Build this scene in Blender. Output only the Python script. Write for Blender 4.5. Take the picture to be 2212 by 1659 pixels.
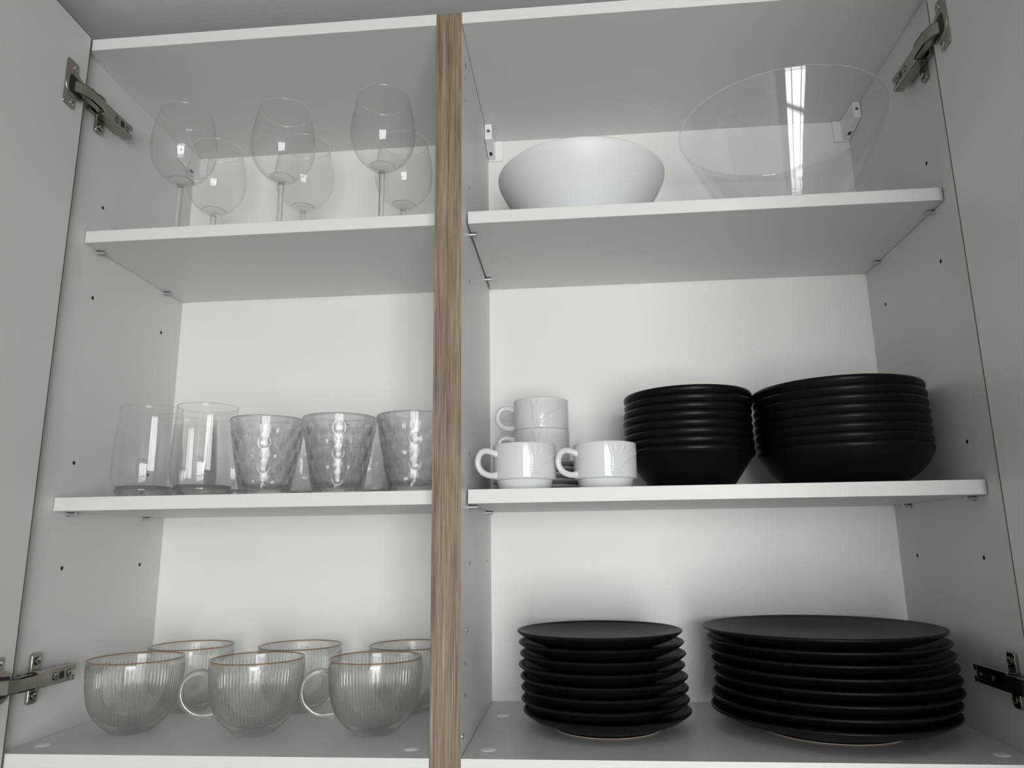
import bpy, bmesh, math, random
import numpy as np
from mathutils import Vector, Matrix

random.seed(4)
PI = math.pi
sc = bpy.context.scene
COL = sc.collection
for o in list(bpy.data.objects):
    bpy.data.objects.remove(o)

# ------------------------------------------------------------------ camera
# Metres. x right, y into the cabinets, z up.  Origin: inner front bottom corner of the right unit.
cam_d = bpy.data.cameras.new('camera')
cam = bpy.data.objects.new('camera', cam_d)
COL.objects.link(cam)
cam.location = (0.12664, -0.80436, 0.21120)
cam.rotation_euler = (1.7861, 0.0130, 0.0883)
cam_d.sensor_width = 36.0
cam_d.lens = 1592.41 * 36.0 / 2212.0
cam_d.clip_start = 0.01
sc.camera = cam

# ------------------------------------------------------------------ world and daylight
DAY = 13.6          # radiance of the bright overcast sky filling the window opening
EXPO = 0.0
w = bpy.data.worlds.new('overcast_sky')
sc.world = w
w.use_nodes = True
bg = w.node_tree.nodes['Background']
bg.inputs[0].default_value = (1.0, 1.0, 0.985, 1)
bg.inputs[1].default_value = 1.5

WX0, WX1, WY, WZ0, WZ1 = -0.06, 1.50, -3.05, -0.92, 0.74     # window opening
pl_d = bpy.data.lights.new('window_daylight', 'AREA')
pl_d.shape = 'RECTANGLE'
pl_d.size = WX1 - WX0
pl_d.size_y = WZ1 - WZ0
pl_d.energy = DAY * PI * (WX1 - WX0) * (WZ1 - WZ0)
pl_d.color = (1.0, 0.998, 0.975)
pl = bpy.data.objects.new('window_daylight', pl_d)
COL.objects.link(pl)
pl.location = ((WX0 + WX1) / 2, WY - 0.16, (WZ0 + WZ1) / 2)
pl.rotation_euler = (PI / 2, 0, 0)            # shines towards +y
vs = sc.view_settings
vs.view_transform = 'Standard'
vs.look = 'None'
vs.exposure = EXPO
vs.gamma = 1.0
vs.use_curve_mapping = False
sc.cycles.use_denoising = True
sc.cycles.max_bounces = 10
sc.cycles.diffuse_bounces = 4
sc.cycles.glossy_bounces = 3
sc.cycles.transmission_bounces = 8
sc.cycles.transparent_max_bounces = 20
sc.cycles.adaptive_threshold = 0.07
sc.cycles.adaptive_min_samples = 16
sc.cycles.caustics_refractive = True
sc.cycles.caustics_reflective = False
sc.cycles.blur_glossy = 0.5
sc.cycles.sample_clamp_indirect = 60.0


# ------------------------------------------------------------------ materials
def newmat(name):
    m = bpy.data.materials.new(name)
    m.use_nodes = True
    nt = m.node_tree
    return m, nt, nt.nodes['Principled BSDF'], nt.nodes['Material Output']


def pbr(name, col, rough=0.5, metal=0.0, spec=0.5, bump=None, coat=0.0):
    m, nt, b, out = newmat(name)
    b.inputs['Base Color'].default_value = (*col, 1)
    b.inputs['Roughness'].default_value = rough
    b.inputs['Metallic'].default_value = metal
    b.inputs['Specular IOR Level'].default_value = spec
    b.inputs['Coat Weight'].default_value = coat
    if bump:
        sc_, st_, dist = bump
        tc = nt.nodes.new('ShaderNodeTexCoord')
        nz = nt.nodes.new('ShaderNodeTexNoise')
        nz.inputs['Scale'].default_value = sc_
        nz.inputs['Detail'].default_value = 4
        bp = nt.nodes.new('ShaderNodeBump')
        bp.inputs['Strength'].default_value = st_
        bp.inputs['Distance'].default_value = dist
        nt.links.new(tc.outputs['Object'], nz.inputs['Vector'])
        nt.links.new(nz.outputs['Fac'], bp.inputs['Height'])
        nt.links.new(bp.outputs['Normal'], b.inputs['Normal'])
    return m


def oak(name):
    m, nt, b, out = newmat(name)
    N, L = nt.nodes, nt.links
    tc = N.new('ShaderNodeTexCoord')
    mp = N.new('ShaderNodeMapping')
    mp.inputs['Scale'].default_value = (900, 900, 16)
    n1 = N.new('ShaderNodeTexNoise')
    n1.inputs['Scale'].default_value = 1.0
    n1.inputs['Detail'].default_value = 5
    n1.inputs['Roughness'].default_value = 0.65
    mp2 = N.new('ShaderNodeMapping')
    mp2.inputs['Scale'].default_value = (160, 160, 4)
    n2 = N.new('ShaderNodeTexNoise')
    n2.inputs['Scale'].default_value = 1.0
    n2.inputs['Detail'].default_value = 3
    mx = N.new('ShaderNodeMix')
    mx.inputs[0].default_value = 0.38
    cr = N.new('ShaderNodeValToRGB')
    e = cr.color_ramp.elements
    e[0].position = 0.36
    e[0].color = (0.085, 0.055, 0.040, 1)
    e[1].position = 0.68
    e[1].color = (0.40, 0.315, 0.245, 1)
    em = e.new(0.5)
    em.color = (0.215, 0.155, 0.115, 1)
    L.new(tc.outputs['Object'], mp.inputs['Vector'])
    L.new(tc.outputs['Object'], mp2.inputs['Vector'])
    L.new(mp.outputs[0], n1.inputs['Vector'])
    L.new(mp2.outputs[0], n2.inputs['Vector'])
    L.new(n1.outputs['Fac'], mx.inputs[2])
    L.new(n2.outputs['Fac'], mx.inputs[3])
    L.new(mx.outputs[0], cr.inputs['Fac'])
    L.new(cr.outputs['Color'], b.inputs['Base Color'])
    b.inputs['Roughness'].default_value = 0.6
    bp = N.new('ShaderNodeBump')
    bp.inputs['Strength'].default_value = 0.5
    bp.inputs['Distance'].default_value = 0.0003
    L.new(n1.outputs['Fac'], bp.inputs['Height'])
    L.new(bp.outputs['Normal'], b.inputs['Normal'])
    return m


def see_through(nt, tint, f0, edge):
    """Clear wall: straight transmission with a mirror reflection that rises towards grazing."""
    N, L = nt.nodes, nt.links
    lw = N.new('ShaderNodeLayerWeight')
    lw.inputs['Blend'].default_value = 0.5
    pw = N.new('ShaderNodeMath')
    pw.operation = 'POWER'
    pw.inputs[1].default_value = 4.0
    ml = N.new('ShaderNodeMath')
    ml.operation = 'MULTIPLY_ADD'
    ml.inputs[1].default_value = edge
    ml.inputs[2].default_value = f0
    tr = N.new('ShaderNodeBsdfTransparent')
    tr.inputs[0].default_value = (*tint, 1)
    gl = N.new('ShaderNodeBsdfGlossy')
    gl.inputs['Roughness'].default_value = 0.015
    mx = N.new('ShaderNodeMixShader')
    L.new(lw.outputs['Facing'], pw.inputs[0])
    L.new(pw.outputs[0], ml.inputs[0])
    L.new(ml.outputs[0], mx.inputs[0])
    L.new(tr.outputs[0], mx.inputs[1])
    L.new(gl.outputs[0], mx.inputs[2])
    return mx


def thin_glass(name, tint=(0.997, 0.998, 0.997), f0=0.028, edge=0.45):
    m, nt, b, out = newmat(name)
    nt.nodes.remove(b)
    mx = see_through(nt, tint, f0, edge)
    nt.links.new(mx.outputs[0], out.inputs['Surface'])
    return m


def solid_glass(name, tint=(0.99, 0.995, 0.99), ior=1.47, clear=0.0, f0=0.03, edge=0.4):
    """Refracting glass, blended with straight transmission by 'clear' so that light still passes."""
    m, nt, b, out = newmat(name)
    N, L = nt.nodes, nt.links
    N.remove(b)
    g = N.new('ShaderNodeBsdfGlass')
    g.inputs['Color'].default_value = (*tint, 1)
    g.inputs['Roughness'].default_value = 0.0
    g.inputs['IOR'].default_value = ior
    if clear > 0:
        t = see_through(nt, tint, f0, edge)
        mx = N.new('ShaderNodeMixShader')
        mx.inputs[0].default_value = clear
        L.new(g.outputs[0], mx.inputs[1])
        L.new(t.outputs[0], mx.inputs[2])
        L.new(mx.outputs[0], out.inputs['Surface'])
    else:
        L.new(g.outputs[0], out.inputs['Surface'])
    return m


M = {}
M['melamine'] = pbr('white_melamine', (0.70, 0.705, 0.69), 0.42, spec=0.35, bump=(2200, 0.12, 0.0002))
M['edge'] = pbr('white_edge_band', (0.71, 0.71, 0.695), 0.45, spec=0.35)
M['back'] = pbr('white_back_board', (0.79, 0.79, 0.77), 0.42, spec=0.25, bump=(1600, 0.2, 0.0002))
M['oak'] = oak('grey_oak_decor')
M['oakdark'] = pbr('dark_oak_edging', (0.10, 0.075, 0.058), 0.6)
M['nickel'] = pbr('brushed_nickel', (0.40, 0.372, 0.33), 0.26, 1.0)
M['zinc'] = pbr('zinc_plated_steel', (0.62, 0.66, 0.68), 0.22, 1.0)
M['void'] = pbr('recess_shade', (0.01, 0.01, 0.01), 0.5)  # shade of slots, seats and openings put into the colour
M['plastic'] = pbr('white_plastic', (0.84, 0.84, 0.83), 0.3)
M['porcelain'] = pbr('white_porcelain', (0.66, 0.68, 0.68), 0.07, spec=0.5)
M['opal'] = pbr('opal_white_glass', (0.71, 0.735, 0.745), 0.42, spec=0.5)
M['black'] = pbr('matte_black_glaze', (0.0030, 0.0033, 0.0038), 0.36, spec=0.16)
M['plate'] = pbr('matte_black_textured_glaze', (0.0040, 0.0043, 0.0046), 0.42, spec=0.18, bump=(700, 0.25, 0.0004))
M['bisque'] = pbr('unglazed_cream_clay', (0.70, 0.60, 0.46), 0.85)
M['amber'] = pbr('amber_rim_glass', (0.30, 0.155, 0.07), 0.2)
M['thin'] = thin_glass('thin_clear_glass')
M['bead'] = solid_glass('clear_glass_bead', (1, 1, 1), 1.45, 0.0)
M['hole'] = pbr('raw_chipboard', (0.045, 0.034, 0.026), 0.9)
M['bowlglass'] = thin_glass('clear_bowl_glass', (0.99, 0.996, 0.996), 0.045, 0.35)
M['lens'] = solid_glass('thick_bowl_bottom_glass', (1, 1, 1), 1.22, 0.0)
M['glass'] = solid_glass('clear_solid_glass', (0.99, 0.995, 0.99), 1.47, 0.4)
M['pressed'] = solid_glass('pressed_clear_glass', (1.0, 1.0, 1.0), 1.48, 0.48, 0.03, 0.6)
M['ribbed'] = solid_glass('ribbed_clear_glass', (1.0, 1.0, 0.995), 1.45, 0.68, 0.04, 0.8)
M['wall'] = pbr('painted_wall', (0.50, 0.50, 0.49), 0.8, bump=(160, 0.3, 0.001))
M['ceiling'] = pbr('painted_ceiling', (0.66, 0.67, 0.67), 0.85, bump=(140, 0.35, 0.001))
M['floor'] = pbr('floor_boards', (0.21, 0.185, 0.16), 0.45)
M['frame'] = pbr('white_window_frame', (0.8, 0.8, 0.8), 0.35)
M['pane'] = thin_glass('window_pane', (0.97, 0.98, 0.98), 0.04)


# ------------------------------------------------------------------ mesh helpers
class MB:
    def __init__(self):
        self.v, self.f = [], []

    def add(self, v, f):
        k = len(self.v)
        self.v += [tuple(p) for p in v]
        self.f += [tuple(i + k for i in q) for q in f]
        return self

    def box(self, x0, x1, y0, y1, z0, z1):
        v = [(x0, y0, z0), (x1, y0, z0), (x1, y1, z0), (x0, y1, z0),
             (x0, y0, z1), (x1, y0, z1), (x1, y1, z1), (x0, y1, z1)]
        f = [(0, 3, 2, 1), (4, 5, 6, 7), (0, 1, 5, 4), (1, 2, 6, 5), (2, 3, 7, 6), (3, 0, 4, 7)]
        return self.add(v, f)

    def prism(self, poly, axis, a, b):
        """poly: list of 2-D points; axis 0/1/2 is the extrusion axis from a to b."""
        def P(p, t):
            return [(t, p[0], p[1]), (p[0], t, p[1]), (p[0], p[1], t)][axis]
        n = len(poly)
        v = [P(p, a) for p in poly] + [P(p, b) for p in poly]
        f = [tuple(range(n))[::-1], tuple(range(n, 2 * n))]
        f += [(i, (i + 1) % n, n + (i + 1) % n, n + i) for i in range(n)]
        return self.add(v, f)

    def cyl(self, c, axis, r, a, b, n=20, r2=None):
        r2 = r if r2 is None else r2
        def P(t, ang, rr):
            u, w_ = rr * math.cos(ang), rr * math.sin(ang)
            return [(t, c[0] + u, c[1] + w_), (c[0] + u, t, c[1] + w_), (c[0] + u, c[1] + w_, t)][axis]
        v = [P(a, 2 * PI * i / n, r) for i in range(n)] + [P(b, 2 * PI * i / n, r2) for i in range(n)]
        f = [tuple(range(n))[::-1], tuple(range(n, 2 * n))]
        f += [(i, (i + 1) % n, n + (i + 1) % n, n + i) for i in range(n)]
        return self.add(v, f)

    def lathe(self, prof, n=64, mod=None, close=False):
        rings = []
        v, f = [], []
        for i, (r, z) in enumerate(prof):
            if r < 1e-7:
                rings.append([len(v)])
                v.append((0, 0, z))
            else:
                ring = []
                for k in range(n):
                    t = 2 * PI * k / n
                    rr, zz = (r, z) if mod is None else mod(t, i, r, z)
                    ring.append(len(v))
                    v.append((rr * math.cos(t), rr * math.sin(t), zz))
                rings.append(ring)
        pairs = list(zip(rings[:-1], rings[1:]))
        if close:
            pairs.append((rings[-1], rings[0]))
        for a, b in pairs:
            if len(a) == 1 and len(b) == 1:
                continue
            for k in range(n):
                k2 = (k + 1) % n
                if len(a) == 1:
                    f.append((a[0], b[k], b[k2])[::-1])
                elif len(b) == 1:
                    f.append((a[k], a[k2], b[0]))
                else:
                    f.append((a[k], a[k2], b[k2], b[k]))
        return self.add(v, f)

    def tube(self, path, sec, n=14, up=(0, 0, 1), caps=True):
        """path: points; sec: (ra, rb) or list of them (half axes along side / along normal)."""
        path = [Vector(p) for p in path]
        m = len(path)
        v, f = [], []
        for i, p in enumerate(path):
            t = (path[min(i + 1, m - 1)] - path[max(i - 1, 0)]).normalized()
            s = t.cross(Vector(up)).normalized()
            q = s.cross(t).normalized()
            ra, rb = sec[i] if isinstance(sec, list) else sec
            for k in range(n):
                a = 2 * PI * k / n
                v.append(p + s * (ra * math.cos(a)) + q * (rb * math.sin(a)))
        for i in range(m - 1):
            for k in range(n):
                k2 = (k + 1) % n
                f.append((i * n + k, i * n + k2, (i + 1) * n + k2, (i + 1) * n + k))
        if caps:
            f.append(tuple(range(n))[::-1])
            f.append(tuple(range((m - 1) * n, m * n)))
        return self.add(v, f)

    def build(self, name, mat, parent=None, smooth=None, bevel=0, loc=None, seg=2):
        me = bpy.data.meshes.new(name)
        me.from_pydata(self.v, [], self.f)
        bm = bmesh.new()
        bm.from_mesh(me)
        if bevel:
            ed = [e for e in bm.edges if len(e.link_faces) == 2 and e.calc_face_angle(0) > 0.6]
            bmesh.ops.bevel(bm, geom=ed, offset=bevel, segments=seg, affect='EDGES', profile=0.5)
        bmesh.ops.recalc_face_normals(bm, faces=bm.faces)
        bm.to_mesh(me)
        bm.free()
        if smooth is not None:
            me.shade_smooth()
            me.set_sharp_from_angle(angle=math.radians(smooth))
        me.materials.append(M[mat] if isinstance(mat, str) else mat)
        o = bpy.data.objects.new(name, me)
        COL.objects.link(o)
        if parent:
            o.parent = parent
        if loc:
            o.location = loc
        return o


def spl(pts, k=6):
    """Catmull-Rom through 2-D or 3-D points."""
    P = [np.array(p, float) for p in pts]
    P = [2 * P[0] - P[1]] + P + [2 * P[-1] - P[-2]]
    out = []
    for i in range(1, len(P) - 2):
        for j in range(k):
            t = j / k
            out.append(tuple(0.5 * (2 * P[i] + (P[i + 1] - P[i - 1]) * t
                       + (2 * P[i - 1] - 5 * P[i] + 4 * P[i + 1] - P[i + 2]) * t * t
                       + (3 * P[i] - 3 * P[i + 1] + P[i + 2] - P[i - 1]) * t ** 3)))
    out.append(tuple(P[-2]))
    return out


def empty(name, loc=(0, 0, 0), rz=0.0):
    o = bpy.data.objects.new(name, None)
    COL.objects.link(o)
    o.location = loc
    o.rotation_euler = (0, 0, rz)
    o.empty_display_size = 0.02
    return o


def tag(o, label=None, cat=None, group=None, kind=None):
    for k, v in (('label', label), ('category', cat), ('group', group), ('kind', kind)):
        if v:
            o[k] = v
    return o


def copy_tree(root, loc, rz, label, group=None):
    r = root.copy()
    COL.objects.link(r)
    r.location = loc
    r.rotation_euler = (0, 0, rz)
    r['label'] = label
    if group:
        r['group'] = group
    for ch in root.children:
        c = ch.copy()
        COL.objects.link(c)
        c.parent = r
        for g in ch.children:
            d = g.copy()
            COL.objects.link(d)
            d.parent = c
    return r


def place(first, items, group, base_z):
    """items: (x, y, rz, label) or (x, y, z, rz, label); the first one is the source itself."""
    for i, it in enumerate(items):
        if len(it) == 4:
            x, y, rz, lab = it
            z = base_z
        else:
            x, y, z, rz, lab = it
        if i == 0:
            first.location = (x, y, z)
            first.rotation_euler = (0, 0, rz)
            tag(first, lab, None, group)
        else:
            copy_tree(first, (x, y, z), rz, lab, group)


# ------------------------------------------------------------------ room shell
RX0, RX1, RY0, RY1, RZ0, RZ1 = -0.520, 2.75, -3.05, 0.302, -1.46, 0.9065


def struct(name, mb, mat, parent=None, **k):
    o = mb.build(name, mat, parent, **k)
    if parent is None:
        o['kind'] = 'structure'
    return o


struct('floor', MB().box(RX0 - .15, RX1 + .15, RY0 - .15, RY1 + .15, RZ0 - .1, RZ0), 'floor')
struct('ceiling', MB().box(RX0 - .15, RX1 + .15, RY0 - .15, RY1 + .15, RZ1, RZ1 + .1), 'ceiling')
struct('wall_back', MB().box(RX0 - .15, RX1 + .15, RY1, RY1 + .15, RZ0, RZ1), 'wall')
struct('wall_left', MB().box(RX0 - .15, RX0, RY0, RY1, RZ0, RZ1), 'wall')
struct('wall_right', MB().box(RX1, RX1 + .15, RY0, RY1, RZ0, RZ1), 'wall')
wf = MB()
wf.box(RX0 - .15, WX0, RY0 - .15, RY0, RZ0, RZ1)
wf.box(WX1, RX1 + .15, RY0 - .15, RY0, RZ0, RZ1)
wf.box(WX0, WX1, RY0 - .15, RY0, RZ0, WZ0)
wf.box(WX0, WX1, RY0 - .15, RY0, WZ1, RZ1)
struct('wall_front', wf, 'wall')

win = empty('window_1', ((WX0 + WX1) / 2, WY - 0.09, WZ0))
win['kind'] = 'structure'
hw, hh, fw = (WX1 - WX0) / 2, WZ1 - WZ0, 0.055
for (x0, x1, z0, z1, nm) in ((-hw, -hw + fw, 0, hh, 'frame_post'), (hw - fw, hw, 0, hh, 'frame_post'),
                             (-hw + fw, hw - fw, 0, fw, 'frame_rail'), (-hw + fw, hw - fw, hh - fw, hh, 'frame_rail')):
    MB().box(x0, x1, -.03, .03, z0, z1).build(nm, 'frame', win, bevel=.003)
vx = [-hw + fw, -hw * 0.50, hw * 0.20, hw - fw]
for x in vx[1:3]:
    MB().box(x - .028, x + .028, -.03, .03, fw, hh - fw).build('mullion', 'frame', win, bevel=.003)
for i in range(3):
    a = vx[i] + (.028 if i else 0)
    b = vx[i + 1] - (.028 if i < 2 else 0)
    MB().box(a, b, -.022, .022, .40, .445).build('transom', 'frame', win, bevel=.003)
    for z0, z1 in ((fw, .40), (.445, hh - fw)):
        MB().box(a, b, -.003, .003, z0, z1).build('pane', 'pane', win)

# ------------------------------------------------------------------ cabinets
T = 0.016
WR, WL, TT, D = 0.568, 0.468, 0.032, 0.2833
YS, Z1, Z2, ZT = 0.0385, 0.6015, 0.2582, 0.8557
S1, S2 = Z1 + T, Z2 + T
XL = -TT - WL                                  # inner face of the far left panel
HOLES_Y = (0.067, 0.230)
HOLES_Z = (0.664, 0.536, 0.319, 0.191)


def drilled(name, box, holes, axis_face, parent, mat='melamine'):
    """Panel box with real round holes bored into the face x = axis_face (sign says which way)."""
    x0, x1, y0, y1, z0, z1 = box
    o = MB().box(*box).build(name, mat, parent)
    xf, sgn = axis_face
    cut = MB()
    for (y, z, r, dep) in holes:
        cut.cyl((y, z), 0, r, xf + sgn * 0.002, xf - sgn * dep, 18)
    c = cut.build('cutter', 'hole')
    o.data.materials.append(M['hole'])
    md = o.modifiers.new('b', 'BOOLEAN')
    md.object = c
    md.operation = 'DIFFERENCE'
    md.solver = 'EXACT'
    md.material_mode = 'TRANSFER'
    dg = bpy.context.evaluated_depsgraph_get()
    me = bpy.data.meshes.new_from_object(o.evaluated_get(dg))
    o.modifiers.clear()
    o.data = me
    bpy.data.objects.remove(c)
    return o


def screw(parent, c, r, x, s, name='screw', mat='zinc', h=0.0012):
    """Pan-head cross screw on a face looking along s*x at (y, z) = c."""
    m = MB()
    m.cyl(c, 0, r, x, x + s * h * .55, 18)
    m.cyl(c, 0, r, x + s * h * .55, x + s * h, 18, r2=r * .6)
    o = m.build(name, mat, parent, smooth=40)
    k = MB()
    a = r * .52
    k.box(min(x + s * h, x + s * (h + .0001)), max(x + s * h, x + s * (h + .0001)), c[0] - a, c[0] + a, c[1] - a * .24, c[1] + a * .24)
    k.box(min(x + s * h, x + s * (h + .00012)), max(x + s * h, x + s * (h + .00012)), c[0] - a * .24, c[0] + a * .24, c[1] - a, c[1] + a)
    k.build(name + '_slot', 'void', parent)
    return o


def rrect(y0, y1, z0, z1, r, n=5):
    P = []
    for cx_, cz_, a0 in ((y1 - r, z1 - r, 0), (y0 + r, z1 - r, 90), (y0 + r, z0 + r, 180), (y1 - r, z0 + r, 270)):
        for k in range(n + 1):
            a = math.radians(a0 + 90 * k / n)
            P.append((cx_ + r * math.cos(a), cz_ + r * math.sin(a)))
    return P


def hinge(parent, xf, s, zc, xdoor):
    """Concealed hinge: s=+1 on a left panel (interior towards +x).  xf panel face, xdoor door inner face at the cup."""
    X = lambda l: xf + s * l
    def pr(m, poly, a, b):
        m.prism(poly, 0, min(X(a), X(b)), max(X(a), X(b)))
        return m
    def xb(m, a, b, y0, y1, z0, z1):
        m.box(min(X(a), X(b)), max(X(a), X(b)), y0, y1, zc + z0, zc + z1)
        return m
    # arm: a hollow channel open at its rear end
    am = MB()
    xb(am, .0170, .0183, .0215, .0790, -.0092, .0092)
    for z0 in (-.0092, .0080):
        xb(am, .0062, .0170, .0215, .0790, z0, z0 + .0012)
    xb(am, .0062, .0183, .0790, .0855, .0030, .0092)
    xb(am, .0062, .0183, .0790, .0855, -.0092, -.0030)
    arm = am.build('hinge', 'nickel', parent, bevel=.0005)
    # openings: dark plates on the arm's face, their inner shade painted
    xb(MB(), .01835, .01845, .0580, .0662, -.0040, .0040).build('slot', 'void', arm)
    for y in (.0505, .0745):
        o = MB().cyl((y, zc), 0, .0045, X(.01832), X(.01842), 18).build('screw_seat', 'void', arm)
        screw(arm, (y, zc), .0035, X(.01843), s, 'adjusting_screw', 'nickel')
    # mounting plate with two wings
    pm = MB()
    xb(pm, .0001, .0065, .0120, .0700, -.0075, .0075)
    poly = rrect(.0295, .0440, zc - .0275, zc + .0275, .0035)
    pr(pm, poly, .0001, .0040)
    mp_ = pm.build('mounting_plate', 'nickel', arm, bevel=.0008)
    for dz in (-.0185, .0185):
        MB().cyl((.0372, zc + dz), 0, .0048, X(.0041), X(.0043), 20).build('screw_seat', 'void', arm)
        screw(arm, (.0372, zc + dz), .0040, X(.0044), s, 'mounting_screw', 'nickel', .0022)
    # link: bent strap from the arm's nose into the cup
    lm = MB()
    y_, x_ = (.0235, .0175)
    cupx = abs(xdoor - xf)
    pts = [(.0212, .0200), (.0150, .0212), (-.0080, .0212), (-.0200, .0172), (-.0275, .0105)]
    zz = .0078
    pv = []
    for (yy, xx) in pts:
        pv.append((yy, xx))
    for a, b in zip(pv[:-1], pv[1:]):
        poly = [(a[0], X(a[1])), (b[0], X(b[1])), (b[0], X(b[1] - .0012)), (a[0], X(a[1] - .0012))]
        v = [(p[1], p[0], zc - zz) for p in poly] + [(p[1], p[0], zc + zz) for p in poly]
        lm.add(v, [(0, 1, 2, 3), (7, 6, 5, 4), (0, 4, 5, 1), (1, 5, 6, 2), (2, 6, 7, 3), (3, 7, 4, 0)])
        # side cheeks
        for zz0, zz1 in ((-zz, -zz + .0012), (zz - .0012, zz)):
            poly2 = [(a[0], X(a[1])), (b[0], X(b[1])), (b[0], X(max(b[1] - .009, .004))), (a[0], X(max(a[1] - .009, .004)))]
            v = [(p[1], p[0], zc + zz0) for p in poly2] + [(p[1], p[0], zc + zz1) for p in poly2]
            lm.add(v, [(0, 1, 2, 3), (7, 6, 5, 4), (0, 4, 5, 1), (1, 5, 6, 2), (2, 6, 7, 3), (3, 7, 4, 0)])
    lm.build('link', 'nickel', arm)
    xb(MB(), .0060, .0196, .0208, .0214, -.0079, .0079).build('joint_gap', 'void', arm)  # dark sheet painted as the shade between link and arm
    MB().cyl((.0205, X(.0125)), 2, .0022, zc - .0098, zc + .0098, 14).build('pivot_pin', 'zinc', arm, smooth=40)
    # cup flange on the door
    fm = MB()
    xd = lambda l: xdoor + s * l
    fl = rrect(-.0430, -.0215, zc - .0315, zc + .0315, .004)
    fm.prism(fl, 0, min(xd(.0001), xd(.0016)), max(xd(.0001), xd(.0016)))
    disc = [(-.0250 + .0178 * math.cos(2 * PI * k / 40), zc + .0178 * math.sin(2 * PI * k / 40)) for k in range(40)]
    fm.prism(disc, 0, min(xd(.0001), xd(.0022)), max(xd(.0001), xd(.0022)))
    fo = fm.build('cup_flange', 'nickel', arm, bevel=.0006)
    rec = [(-.0340, zc + .0125), (-.0365, zc + .0080), (-.0365, zc - .0080), (-.0340, zc - .0125), (-.0120, zc - .0100), (-.0090, zc - .0060), (-.0090, zc + .0060), (-.0120, zc + .0100)]
    MB().prism(rec, 0, min(xd(.00225), xd(.0024)), max(xd(.00225), xd(.0024))).build('cup_opening', 'void', arm)  # dark sheet over the flange, the cup's inner shade as colour
    for dz in (-.0240, .0240):
        screw(arm, (-.0275, zc + dz), .0036, xd(.0017), s, 'flange_screw', 'zinc', .0010)
    return arm


def bracket(parent, xf, s):
    """White cabinet hanger in an upper back corner."""
    X = lambda l: xf + s * l
    yb = D - .0006
    m = MB()
    poly = [(.2290, .8295), (.2290, .8552), (yb, .8552), (yb, .8235), (.2790, .8215)]
    m.prism(poly, 0, min(X(.0006), X(.0116)), max(X(.0006), X(.0116)))
    o = m.build('hanging_bracket', 'plastic', parent, bevel=.0006)
    MB().box(min(X(.0006), X(.0240)), max(X(.0006), X(.0240)), yb - .0025, yb, .8200, .8552).build('base_plate', 'plastic', o, bevel=.0005)
    # cross screw looking at the viewer, and the square adjusting slot underneath
    sm = MB().cyl((X(.0062), .8432), 1, .0029, .2284, .2290, 18)
    sm.build('screw', 'zinc', o)
    k = MB()
    k.box(X(.0062) - .0017, X(.0062) + .0017, .2281, .2284, .8427, .8437)
    k.box(X(.0062) - .0005, X(.0062) + .0005, .2281, .2284, .8415, .8449)
    k.build('screw_slot', 'void', o)
    # underside runs from (.2290,.8295) to (.2790,.8215)
    def under(y):
        return .8295 + (y - .2290) / .05 * (-.008)
    y0, y1 = .2600, .2680
    v = []
    for (yy, l, off) in ((y0, .0040, .0), (y0, .0085, .0), (y1, .0085, .0), (y1, .0040, .0)):
        v.append((X(l), yy, under(yy) - .0003))
    for (yy, l) in ((y0, .0040), (y0, .0085), (y1, .0085), (y1, .0040)):
        v.append((X(l), yy, under(yy) - .0001))
    MB().add(v, [(0, 1, 2, 3), (4, 5, 6, 7), (0, 1, 5, 4), (1, 2, 6, 5), (2, 3, 7, 6), (3, 0, 4, 7)]).build('slot', 'void', o)
    return o


def shelf_pins(parent, xf, s, zsh):
    for y in HOLES_Y:
        m = MB()
        m.cyl((y, zsh - .0026), 0, .0025, xf - s * .004, xf + s * .0095, 16)
        m.cyl((y, zsh - .0026), 0, .0033, xf + s * .0001, xf + s * .0012, 16)
        m.build('shelf_pin', 'zinc', parent, smooth=40)


def holes_for(zs=HOLES_Z):
    h = []
    for z in zs:
        for y in HOLES_Y:
            h.append((y, z, .0025, .010))
    return h


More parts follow.
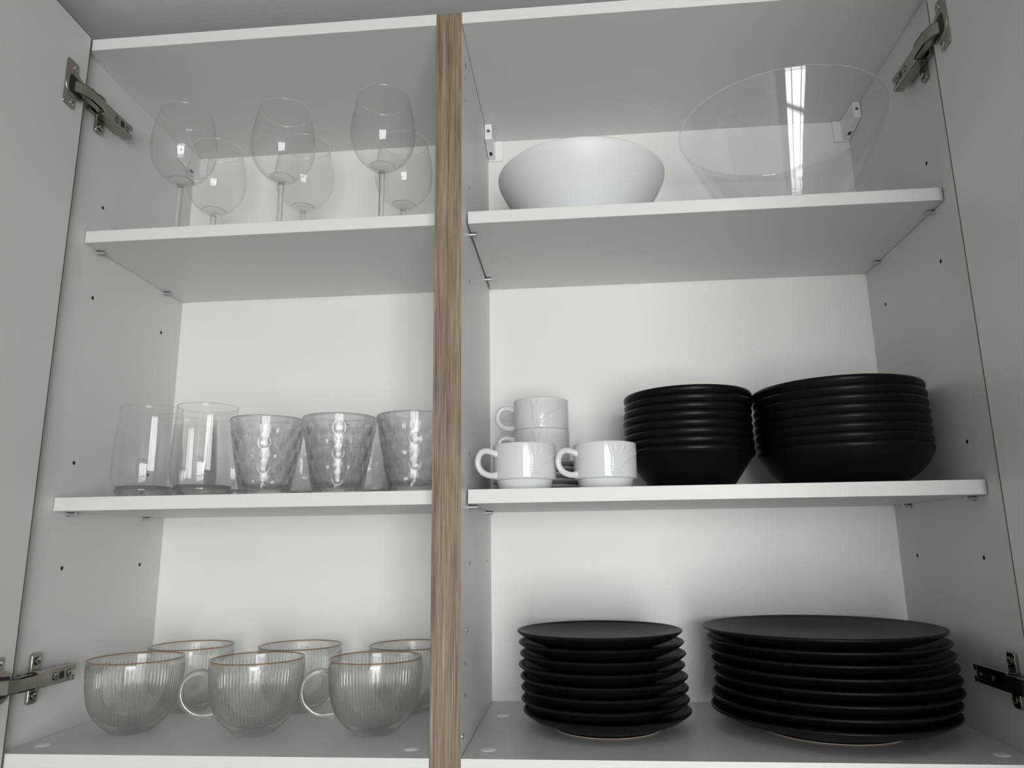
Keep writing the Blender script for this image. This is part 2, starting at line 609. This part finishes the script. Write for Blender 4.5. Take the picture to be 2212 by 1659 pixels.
def make_cabinet(xa, xb, left):
    """Wall unit whose inner faces are xa < xb."""
    cab = empty('wall_cabinet', (0, 0, 0))
    zlo, zhi = -T, ZT + T
    extra_in = []
    if not left:
        extra_in = [(.034, .8198, .0035, .008), (.034, .8009, .0025, .008), (.034, .7689, .0025, .008),
                    (.034, .0865, .0025, .008), (.034, .0540, .0025, .008)]
    pins = [(y, z - .0026, .0026, .010) for z in (Z1, Z2) for y in HOLES_Y]
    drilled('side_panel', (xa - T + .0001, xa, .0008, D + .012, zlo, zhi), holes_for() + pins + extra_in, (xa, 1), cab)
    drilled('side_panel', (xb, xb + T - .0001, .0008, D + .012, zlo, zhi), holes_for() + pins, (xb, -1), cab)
    # oak edge bands on the front edges of both uprights
    for x0, x1 in ((xa - T + .0001, xa), (xb, xb + T - .0001)):
        MB().box(x0, x1, -.0002, .0007, zlo, zhi).build('edge_band', 'oak', cab, bevel=.0002, seg=1)
    for nm, z0, z1 in (('top_panel', ZT, zhi), ('bottom_panel', zlo, 0.0)):
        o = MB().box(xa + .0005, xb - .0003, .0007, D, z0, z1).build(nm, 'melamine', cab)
        MB().box(xa + .0005, xb - .0003, 0.0, .0007, z0, z1).build('front_edge', 'edge', o)
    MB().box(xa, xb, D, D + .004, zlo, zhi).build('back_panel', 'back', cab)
    # shelves on steel pins
    gl, gr = (.0009, .0009) if left else (.0021, .0010)
    for z in (Z1, Z2):
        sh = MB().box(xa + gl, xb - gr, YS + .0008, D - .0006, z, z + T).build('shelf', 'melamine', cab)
        MB().box(xa + gl, xb - gr, YS, YS + .0008, z, z + T).build('front_edge', 'edge', sh, bevel=.0003, seg=1)
        shelf_pins(cab, xa, 1, z)
        shelf_pins(cab, xb, -1, z)
    # white plastic caps over the bottom panel's connectors
    for x in (xa + .0245, xb - .0265):
        for y in (.0355, .1945):
            prof = [(0, .0012), (.004, .0011), (.0072, .0007), (.0085, 0.0001), (.0085, -.0003), (0, -.0003)]
            MB().lathe(prof, 28).build('cover_cap', 'plastic', cab, smooth=50, loc=(x, y, .0003))
    bracket(cab, xa, 1)
    bracket(cab, xb, -1)
    return cab


cabL = make_cabinet(XL, -TT, True)
tag(cabL, 'white wall cabinet left of the oak strip holding the glassware', 'cabinet')
cabR = make_cabinet(0.0, WR, False)
tag(cabR, 'white wall cabinet right of the oak strip holding the black tableware', 'cabinet')
# joining bolts through the two uprights
for (y, z) in ((.0430, .1201), (.0150, .0178)):
    m = MB().cyl((y, z), 0, .0034, .0001, .0010, 18)
    o = m.build('connector_bolt', 'zinc', cabR)
    MB().cyl((y, z), 0, .0016, .00105, .0012, 12).build('bolt_socket', 'void', o)


def door(parent, hx, hy, ang, s, width):
    """Leaf hinged at (hx, hy) on its inner face, standing open towards the viewer; s=+1 left, -1 right."""
    d = Vector((math.sin(ang) * s, -math.cos(ang), 0))
    nrm = Vector((-s * math.cos(ang), -math.sin(ang), 0))      # towards the outer face
    P = Vector((hx, hy, 0))
    th = .018
    c = [P, P + d * width, P + d * width + nrm * th, P + nrm * th]
    z0, z1 = -T, ZT + T - .0002
    m = MB()
    v = [(p.x, p.y, z0) for p in c] + [(p.x, p.y, z1) for p in c]
    m.add(v, [(0, 1, 2, 3), (7, 6, 5, 4), (0, 4, 5, 1), (1, 5, 6, 2), (2, 6, 7, 3), (3, 7, 4, 0)])
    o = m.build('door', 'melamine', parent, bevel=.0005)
    e = [p + nrm * (th + .0002 if i > 1 else th - .001) for i, p in enumerate([P, P + d * width, P + d * width, P])]
    v = [(p.x, p.y, z0) for p in e] + [(p.x, p.y, z1) for p in e]
    q = MB()
    a, b = P + nrm * (th + .0001), P + d * width + nrm * (th + .0001)
    a2, b2 = a + nrm * .0006, b + nrm * .0006
    v = [(p.x, p.y, z0) for p in (a, b, b2, a2)] + [(p.x, p.y, z1) for p in (a, b, b2, a2)]
    q.add(v, [(0, 1, 2, 3), (7, 6, 5, 4), (0, 4, 5, 1), (1, 5, 6, 2), (2, 6, 7, 3), (3, 7, 4, 0)])
    q.build('outer_face', 'oak', o)
    # oak edging, seen as a thin dark border along the hinge edge and the top of the inner face
    inn = -nrm * .00035
    for (pa, pb, za, zb) in ((P - d * .0006, P + d * .0008, z0, z1 + .0006), (P + d * .0008, P + d * width, z1 - .0006, z1 + .0006)):
        k4 = [pa + inn, pb + inn, pb + nrm * th, pa + nrm * th]
        vv = [(p.x, p.y, za) for p in k4] + [(p.x, p.y, zb) for p in k4]
        MB().add(vv, [(0, 1, 2, 3), (7, 6, 5, 4), (0, 4, 5, 1), (1, 5, 6, 2), (2, 6, 7, 3), (3, 7, 4, 0)]).build('edging', 'oakdark', o)
    return o


DLX, DRX = -.4920, .5592
door(cabL, DLX, -.0035, .040, 1, .490)
door(cabR, DRX, -.0035, .030, -1, .594)
for zc in (.785, .0700):
    hinge(cabL, XL, 1, zc, DLX + .0010)
    hinge(cabR, WR, -1, zc, DRX - .0008)

# ------------------------------------------------------------------ wine glasses
def bead(parent, r, z, rad, mat='bead', name='rim'):
    prof = [(r + rad * math.cos(2 * PI * k / 10), z + rad * math.sin(2 * PI * k / 10)) for k in range(10)]
    return MB().lathe(prof, 96, close=True).build(name, mat, parent, smooth=60)


def wine_glass():
    t = empty('wine_glass')
    tag(t, 'x', 'wine glass')
    outer = spl([(.0045, .0885), (.0100, .0912), (.0215, .0985), (.0330, .1100), (.0408, .1250), (.0438, .1410),
                 (.0432, .1560), (.0408, .1720), (.0378, .1880), (.0362, .1975)], 6)
    inner = spl([(.0354, .1975), (.0370, .1880), (.0400, .1720), (.0424, .1560), (.0430, .1410), (.0400, .1252),
                 (.0322, .1106), (.0208, .0998), (.0100, .0934), (.0, .0920)], 6)
    prof = [(0, .0878), (.0030, .0878)] + outer + [(.0358, .1980)] + inner
    MB().lathe(prof, 64).build('bowl', 'thin', t, smooth=60)
    bead(t, .0358, .1980, .00055)
    lens = spl([(.0030, .0884), (.0090, .0912), (.0140, .0939), (.0172, .0962)], 4) + spl([(.0168, .0964), (.0130, .0950), (.0080, .0938), (0, .0930)], 4)
    MB().lathe([(0, .0882)] + lens, 48).build('bowl_base', 'lens', t, smooth=60)
    st = spl([(.0050, .0042), (.0041, .0085), (.0037, .0200), (.0036, .0500), (.0038, .0750), (.0044, .0845), (.0046, .0876)], 5)
    MB().lathe([(0, .0042)] + st + [(0, .0876)], 28).build('stem', 'glass', t, smooth=50)
    ft = [(0, .0001), (.0330, .0001), (.0345, .0006), (.0345, .0012)] + spl([(.0340, .0018), (.0200, .0026), (.0090, .0034), (.0040, .0040)], 4) + [(0, .0041)]
    MB().lathe(ft, 56).build('foot', 'thin', t, smooth=50)
    return t


WG = [(-.4110, .098, 0, 'stemmed wine glass in front row nearest the left cabinet wall'),
      (-.2690, .105, 0, 'middle stemmed wine glass in the front row on the top shelf'),
      (-.1225, .090, 0, 'front row stemmed wine glass standing nearest the oak strip'),
      (-.4105, .192, 0, 'back row wine glass nearest the left cabinet wall, half hidden'),
      (-.2720, .195, 0, 'middle wine glass in the back row against the back panel'),
      (-.1205, .205, 0, 'back row wine glass nearest the oak strip, behind a front glass')]
place(wine_glass(), WG, 'wine glasses on the top shelf', S1)

# ------------------------------------------------------------------ bowls on the top shelf
def white_bowl():
    t = empty('serving_bowl')
    out = spl([(.0480, .0006), (.0560, .0060), (.0720, .0230), (.0910, .0470), (.1060, .0690), (.1140, .0850), (.1158, .0920)], 7)
    inn = spl([(.1118, .0925), (.1100, .0860), (.1015, .0690), (.0865, .0480), (.0670, .0250), (.0450, .0080), (0, .0050)], 7)
    MB().lathe([(0, .0006)] + out + [(.1140, .0938)] + inn, 96).build('body', 'opal', t, smooth=50)
    MB().lathe([(.0440, .0001), (.0470, .0001), (.0472, .0008), (.0438, .0008)], 64, close=True).build('foot_ring', 'opal', t, smooth=30)
    return t


b = white_bowl()
b.location = (.1455, .152, S1)
tag(b, 'opaque white glass serving bowl on the top shelf', 'bowl')


def clear_bowl():
    t = empty('salad_bowl')
    out = spl([(.0600, .0006), (.0680, .0030), (.0755, .0150), (.0900, .0480), (.1090, .0860), (.1255, .1200), (.1352, .1420)], 7)
    inn = spl([(.1326, .1425), (.1228, .1205), (.1063, .0868), (.0872, .0490), (.0722, .0180), (.0620, .0075), (0, .0065)], 7)
    MB().lathe([(0, .0006)] + out + [(.1342, .1432)] + inn, 128).build('body', 'bowlglass', t, smooth=50)
    bead(t, .1340, .1432, .0011)
    return t


b = clear_bowl()
b.location = (.4170, .1290, S1)
tag(b, 'large flared clear glass salad bowl on the top shelf', 'bowl')

# ------------------------------------------------------------------ tumblers on the middle shelf
def stemless():
    t = empty('stemless_glass')
    tag(t, 'x', 'tumbler')
    out = spl([(.0295, .0004), (.0335, .0025), (.0375, .0120), (.0405, .0270), (.0413, .0400), (.0404, .0600),
               (.0386, .0850), (.0368, .1135)], 6)
    inn = spl([(.0358, .1135), (.0376, .0850), (.0394, .0600), (.0402, .0400), (.0392, .0270), (.0350, .0155), (.0250, .0108), (0, .0098)], 6)
    MB().lathe(out + [(.0363, .1140)] + inn, 64).build('wall', 'thin', t, smooth=55)
    bead(t, .0363, .1140, .0005)
    base = spl([(.0292, .0006), (.0325, .0028), (.0352, .0085)], 4) + spl([(.0335, .0140), (.0240, .0105), (0, .0095)], 4)
    MB().lathe([(0, .0006)] + base, 64).build('thick_base', 'glass', t, smooth=55)
    return t


SG = [(-.4150, .086, 0, 'tall smooth stemless glass in front, nearest the left cabinet wall'),
      (-.3400, .086, 0, 'tall smooth stemless glass in front, next to the dimpled tumblers'),
      (-.4180, .185, 0, 'rear smooth stemless glass seen between the two front ones'),
      (-.3385, .172, 0, 'rear smooth stemless glass half hidden by a dimpled tumbler')]
place(stemless(), SG, 'stemless glasses on the middle shelf', S2)


def dimpled():
    t = empty('dimpled_tumbler')
    tag(t, 'x', 'tumbler')
    H, RB, RT, nc = .0945, .0292, .0464, 14
    zs = np.linspace(.0008, H - .0012, 92)
    rows = [.0165 + .0150 * k for k in range(5)]

    def rz(z):
        u = z / H
        return RB + (RT - RB) * (0.80 * u + 0.20 * (1 - (1 - u) ** 2))

    def mod(th, i, r, z):
        if i >= len(zs) + 1 or i == 0:
            return r, z
        dep = 0
        for k, zr in enumerate(rows):
            dz = z - zr
            rad = .0064 + .00035 * k
            if abs(dz) > rad:
                continue
            a = (th / (2 * PI) * nc + (0.5 if k % 2 else 0)) % 1.0 - 0.5
            du = a * 2 * PI / nc * rz(zr)
            q = (du * du + dz * dz) / (rad * rad)
            if q < 1:
                dep = max(dep, .00150 * (1 - q))
        return r - dep, z
    prof = [(0, .0004)] + [(rz(z), z) for z in zs] + [(RT - .0010, H)]
    inn = [(rz(z) - .0034 if z < H - .012 else rz(z) - .0020 - .0014 * (H - .002 - z) / .010, z) for z in np.linspace(H - .002, .014, 40)]
    inn += spl([(rz(.010) - .0055, .0105), (.018, .0088), (0, .0082)], 4)
    MB().lathe(prof + inn, nc * 16, mod).build('body', 'pressed', t, smooth=70)
    return t


DG = [(-.2580, .083, .1, 'dimpled glass tumbler in front, beside the tall stemless glasses'),
      (-.1655, .083, .3, 'middle dimpled glass tumbler of the front row'),
      (-.0715, .083, .05, 'front dimpled glass tumbler cut off by the oak strip'),
      (-.2560, .195, .2, 'rear dimpled tumbler between the first two front dimpled tumblers'),
      (-.1600, .195, .0, 'rear dimpled tumbler between the last two front dimpled tumblers')]
place(dimpled(), DG, 'dimpled tumblers on the middle shelf', S2)

# ------------------------------------------------------------------ ribbed glass mugs on the bottom
def ribbed_mug():
    t = empty('glass_mug')
    tag(t, 'x', 'mug')
    H, nf = .0830, 74
    out = spl([(.0236, .0008), (.0262, .0030), (.0335, .0090), (.0415, .0175), (.0475, .0275), (.0513, .0390),
               (.0533, .0500), (.0543, .0610), (.0547, .0700), (.0548, .0770), (.0548, .0815)], 5)
    inn = spl([(.0528, .0818), (.0527, .0720), (.0522, .0610), (.0511, .0500), (.0489, .0390), (.0448, .0285), (.0380, .0190), (.0285, .0115), (.0150, .0080), (0, .0072)], 5)
    no = len(out)

    def mod(th, i, r, z):
        if i == 0 or i > no:
            return r, z
        k = min(1.0, max(0.0, (.0770 - z) / .0030)) * min(1.0, max(0.25, (z - .0005) / .004))
        return r - .0015 * k * (0.5 - 0.5 * abs(math.sin(th * nf / 2)) * 2 + .5) , z
    MB().lathe([(0, .0016)] + out + [(.0537, .0829)] + inn, nf * 6, mod).build('body', 'ribbed', t, smooth=75)
    prof = [(.0537 + .0011 * math.cos(2 * PI * k / 10), .0834 + .00055 * math.sin(2 * PI * k / 10)) for k in range(10)]
    MB().lathe(prof, 96, close=True).build('rim_line', 'amber', t, smooth=60)
    # C handle towards -x
    hp = spl([(-.0552, 0, .0670), (-.0620, 0, .0698), (-.0720, 0, .0680), (-.0810, 0, .0600), (-.0842, 0, .0480), (-.0812, 0, .0360), (-.0730, 0, .0268), (-.0620, 0, .0218), (-.0462, 0, .0222)], 5)
    n = len(hp)
    secs = []
    for i in range(n):
        u = i / (n - 1)
        e = max(0, abs(u - .5) * 2 - .72) / .28
        secs.append((.0036 + .0014 * e, .0027 + .0022 * e))
    MB().tube(hp, secs, 16, up=(0, 1, 0)).build('handle', 'ribbed', t, smooth=60)
    return t


GM = [(-.4130, .099, -.50, 'ribbed glass mug in front at the left, its handle turned back'),
      (-.2600, .097, .28, 'ribbed glass mug in the middle of the front row, handle to the left'),
      (-.1170, .101, .22, 'front ribbed glass mug next to the oak strip, handle to the left'),
      (-.4040, .213, -1.25, 'ribbed glass mug behind the leftmost front mug'),
      (-.2515, .213, -1.35, 'ribbed glass mug behind and between the middle and right mugs'),
      (-.1010, .214, -1.30, 'rear ribbed glass mug cut off by the oak strip')]
place(ribbed_mug(), GM, 'ribbed glass mugs on the cabinet bottom', .0002)

# ------------------------------------------------------------------ porcelain cups and saucers
def cup():
    t = empty('coffee_cup')
    tag(t, 'x', 'cup')
    out = [(.0290, .0004)] + spl([(.0300, .0008), (.0318, .0050), (.0331, .0095), (.0337, .0118)], 4)
    out += [(.0352, .0122), (.0368, .0124), (.0376, .0130), (.0378, .0140)]
    nb = len(out)
    out += [(.0378 + .0003 * (z - .0150) / .038, z) for z in np.linspace(.0150, .0530, 44)]
    rim = [(.0379, .0540), (.0372, .0546), (.0360, .0543)]
    inn = [(.0347, .0520), (.0345, .0400), (.0340, .0200), (.0325, .0120), (.0270, .0060), (0, .0045)]
    # embossed swirl of curved leaf strokes, (angle, height) polylines
    strokes = []
    for k in range(6):
        a0 = math.radians(-104 + 3.0 * k)
        pts = []
        for u in np.linspace(0, 1, 14):
            ang = a0 + math.radians((-4 + 11 * k) * u * u + 4 * math.sin(u * 3.0))
            pts.append((ang * .0378, .0175 + (.0330 - .0016 * k) * (u ** (0.85 - .06 * k) if k < 5 else u ** .6)))
        strokes.append(np.array(pts))
    S = np.concatenate(strokes)

    def mod(th, i, r, z):
        j = i - 1
        if j < nb or j >= nb + 44:
            return r, z
        a = (th + PI) % (2 * PI) - PI
        if a < math.radians(-135) or a > math.radians(-20):
            return r, z
        p = np.array((a * .0378, z))
        h = 0
        for st in strokes:
            d2 = ((st - p) ** 2).sum(1)
            m_ = d2.argmin()
            u = m_ / 13
            wd = .0016 * (0.45 + math.sin(PI * min(1, u * .9 + .05)))
            h = max(h, .0012 * math.exp(-d2[m_] / (wd * wd)))
        return r + h, z
    MB().lathe([(0, .0012)] + out + rim + inn, 176, mod).build('body', 'porcelain', t, smooth=45)
    hp = spl([(-.0360, 0, .0425), (-.0420, 0, .0445), (-.0500, 0, .0462), (-.0570, 0, .0435), (-.0607, 0, .0360), (-.0603, 0, .0280), (-.0560, 0, .0215), (-.0490, 0, .0180), (-.0420, 0, .0172), (-.0358, 0, .0180)], 5)
    n = len(hp)
    secs = []
    for i in range(n):
        u = abs(i / (n - 1) - .5) * 2
        secs.append((.0036 + .0012 * max(0, u - .75) / .25, .0031 + .0018 * max(0, u - .7) / .3))
    MB().tube(hp, secs, 16, up=(0, 1, 0)).build('handle', 'porcelain', t, smooth=60)
    return t


def saucer():
    o = MB()
    prof = [(0, .0010), (.0225, .0010), (.0225, .0000), (.0250, .0000), (.0258, .0012)]
    prof += spl([(.0300, .0020), (.0450, .0052), (.0600, .0088), (.0655, .0106)], 4) + [(.0665, .0113), (.0663, .0121), (.0652, .0124)]
    prof += spl([(.0590, .0108), (.0440, .0074), (.0300, .0050), (.0255, .0045)], 4) + [(.0240, .0038), (0, .0036)]
    o.lathe(prof, 72)
    ob = o.build('saucer', 'porcelain', None, smooth=50)
    return tag(ob, 'x', 'saucer')


SX, SY = .0800, .2080
names = ['lowest', 'second lowest', 'middle', 'second highest', 'topmost']
SC = []
for k in range(5):
    SC.append((SX + (.0008, -.0012, .0010, -.0006, 0)[k], SY, S2 + .0002 + k * .0078, .3 * k, '%s white saucer in the stack behind the front cups' % names[k]))
place(saucer(), SC, 'stacked saucers on the middle shelf', S2)
zc4 = S2 + 4 * .0078 + .0042
CU = [(.0645, .0850, S2 + .0002, .52, 'white porcelain cup in front, nearest the oak strip'),
      (.1612, .0930, S2 + .0002, .42, 'white porcelain cup in front, beside the small black bowls'),
      (SX + .0005, SY, zc4, .05, 'lower white cup of the two stacked on saucers'),
      (SX, SY, zc4 + .0425, .0, 'upper white cup of the two stacked on saucers')]
place(cup(), CU, 'white porcelain cups on the middle shelf', S2)

# ------------------------------------------------------------------ black bowls
def nested_bowl(name, outer, shift, lip):
    """outer: outer wall from base to rim; the inside is the same curve lifted by shift."""
    t = empty(name)
    tag(t, 'x', 'bowl')
    out = spl(outer, 6)
    rt, ht = out[-1]
    z = np.array([p[1] for p in out]); r = np.array([p[0] for p in out])
    inn = []
    for zz in np.linspace(ht - .0012, outer[0][1] + shift + .0002, 16):
        inn.append((float(np.interp(zz - shift, z, r)), zz))
    rm = (rt + inn[0][0]) / 2
    top = [(rt - lip * .25, ht + lip * .45), (rm + .0002, ht + lip * .62), (inn[0][0] + lip * .3, ht + lip * .4)]
    prof = [(0, outer[0][1])] + out + top + inn + [(0, outer[0][1] + shift)]
    MB().lathe(prof, 96).build('body', 'black', t, smooth=45)
    rb = outer[0][0] - .003
    MB().lathe([(rb - .0035, .0001), (rb, .0001), (rb, .0012), (rb - .0035, .0012)], 72, close=True).build('foot_ring', 'bisque', t, smooth=30)
    return t


ORD = ['lowest', 'second lowest', 'third lowest', 'fourth lowest', 'fourth highest', 'third highest', 'second highest', 'topmost']
sb = nested_bowl('cereal_bowl', [(.0470, .0010), (.0500, .0026), (.0590, .0150), (.0690, .0295), (.0755, .0388), (.0792, .0425), (.0815, .0460), (.0820, .0490), (.0814, .0510)], .0088, .0022)
it = []
sbx = [.2735, .2730, .2725, .2725, .2722, .2728, .2742, .2738]
for k in range(8):
    it.append((sbx[k], .1650, S2 + .0002 + k * .01035, .4 * k, '%s small matte black bowl in the stack beside the white cups' % ORD[k]))
place(sb, it, 'stack of small black bowls', S2)
lb = nested_bowl('soup_bowl', [(.0560, .0010), (.0610, .0024), (.0720, .0082), (.0850, .0180), (.0945, .0290), (.0995, .0370), (.1017, .0415), (.1021, .0440), (.1015, .0458)], .0094, .0022)
it = []
lbx = [.4595, .4593, .4590, .4588, .4588, .4586, .4584, .4570]
for k in range(8):
    it.append((lbx[k], .1480, S2 + .0002 + k * .01085, .4 * k, '%s large matte black bowl in the stack near the right cabinet wall' % ORD[k]))
place(lb, it, 'stack of large black bowls', S2)

# ------------------------------------------------------------------ black plates
def plate(name, R, foot, hr):
    t = empty(name)
    tag(t, 'x', 'plate')
    k = R - foot
    out = [(0, .0024), (foot - .006, .0024), (foot - .0052, .0009), (foot + .0004, .0009), (foot + .0012, .0026)]
    out += spl([(foot + .08 * k, .0036), (foot + .35 * k, hr * .33), (foot + .68 * k, hr * .56), (foot + .90 * k, hr * .80), (R - .0012, hr * .90)], 5)
    lip = [(R - .0002, hr * .945), (R, hr * .985), (R - .0006, hr * 1.03), (R - .0020, hr * 1.055)]
    inn = spl([(R - .0038, hr * 1.045), (foot + .80 * k, hr * .93), (foot + .50 * k, hr * .755), (foot + .18 * k, .0130), (foot - .002, .0124), (foot * .6, .0117), (0, .0112)], 5)
    MB().lathe(out + lip + inn, 112).build('body', 'plate', t, smooth=45)
    MB().lathe([(foot - .0050, .0001), (foot, .0001), (foot + .0006, .0014), (foot - .0054, .0014)], 96, close=True).build('foot_ring', 'bisque', t, smooth=30)
    return t


def low_feet(name, foot):
    """Plates resting on another plate: the cream foot ring is lower and narrower."""
    me = None
    for o in list(bpy.data.objects):
        if o.name.startswith(name + '.'):
            for c in o.children:
                if c.name.startswith('foot_ring'):
                    if me is None:
                        t = MB().lathe([(foot - .0050, .0003), (foot - .0012, .0003), (foot - .0012, .0010), (foot - .0054, .0010)], 96, close=True).build('foot_ring', 'bisque')
                        me = t.data
                        bpy.data.objects.remove(t)
                    c.data = me


spx = [.1535, .1517, .1514, .1510, .1487, .1505, .1492, .1478]
spy = [.1440, .1425, .1430, .1415, .1430, .1425, .1440, .1435]
it = []
for k in range(8):
    it.append((spx[k], spy[k], .0002 + k * .01275, .5 * k, '%s small black plate in the stack nearer the oak strip' % ORD[k]))
place(plate('dessert_plate', .0995, .0634, .0203), it, 'stack of small black plates', 0)
low_feet('dessert_plate', .0634)
bpx = [.4128, .4140, .4172, .4170, .4150, .4134, .4115, .4085]
bpy_ = [.1450, .1435, .1430, .1440, .1430, .1440, .1440, .1430]
it = []
for k in range(8):
    it.append((bpx[k], bpy_[k], .0002 + k * .01275, .5 * k, '%s large black plate in the stack near the right cabinet wall' % ORD[k]))
place(plate('dinner_plate', .1350, .0806, .0228), it, 'stack of large black plates', 0)
low_feet('dinner_plate', .0806)
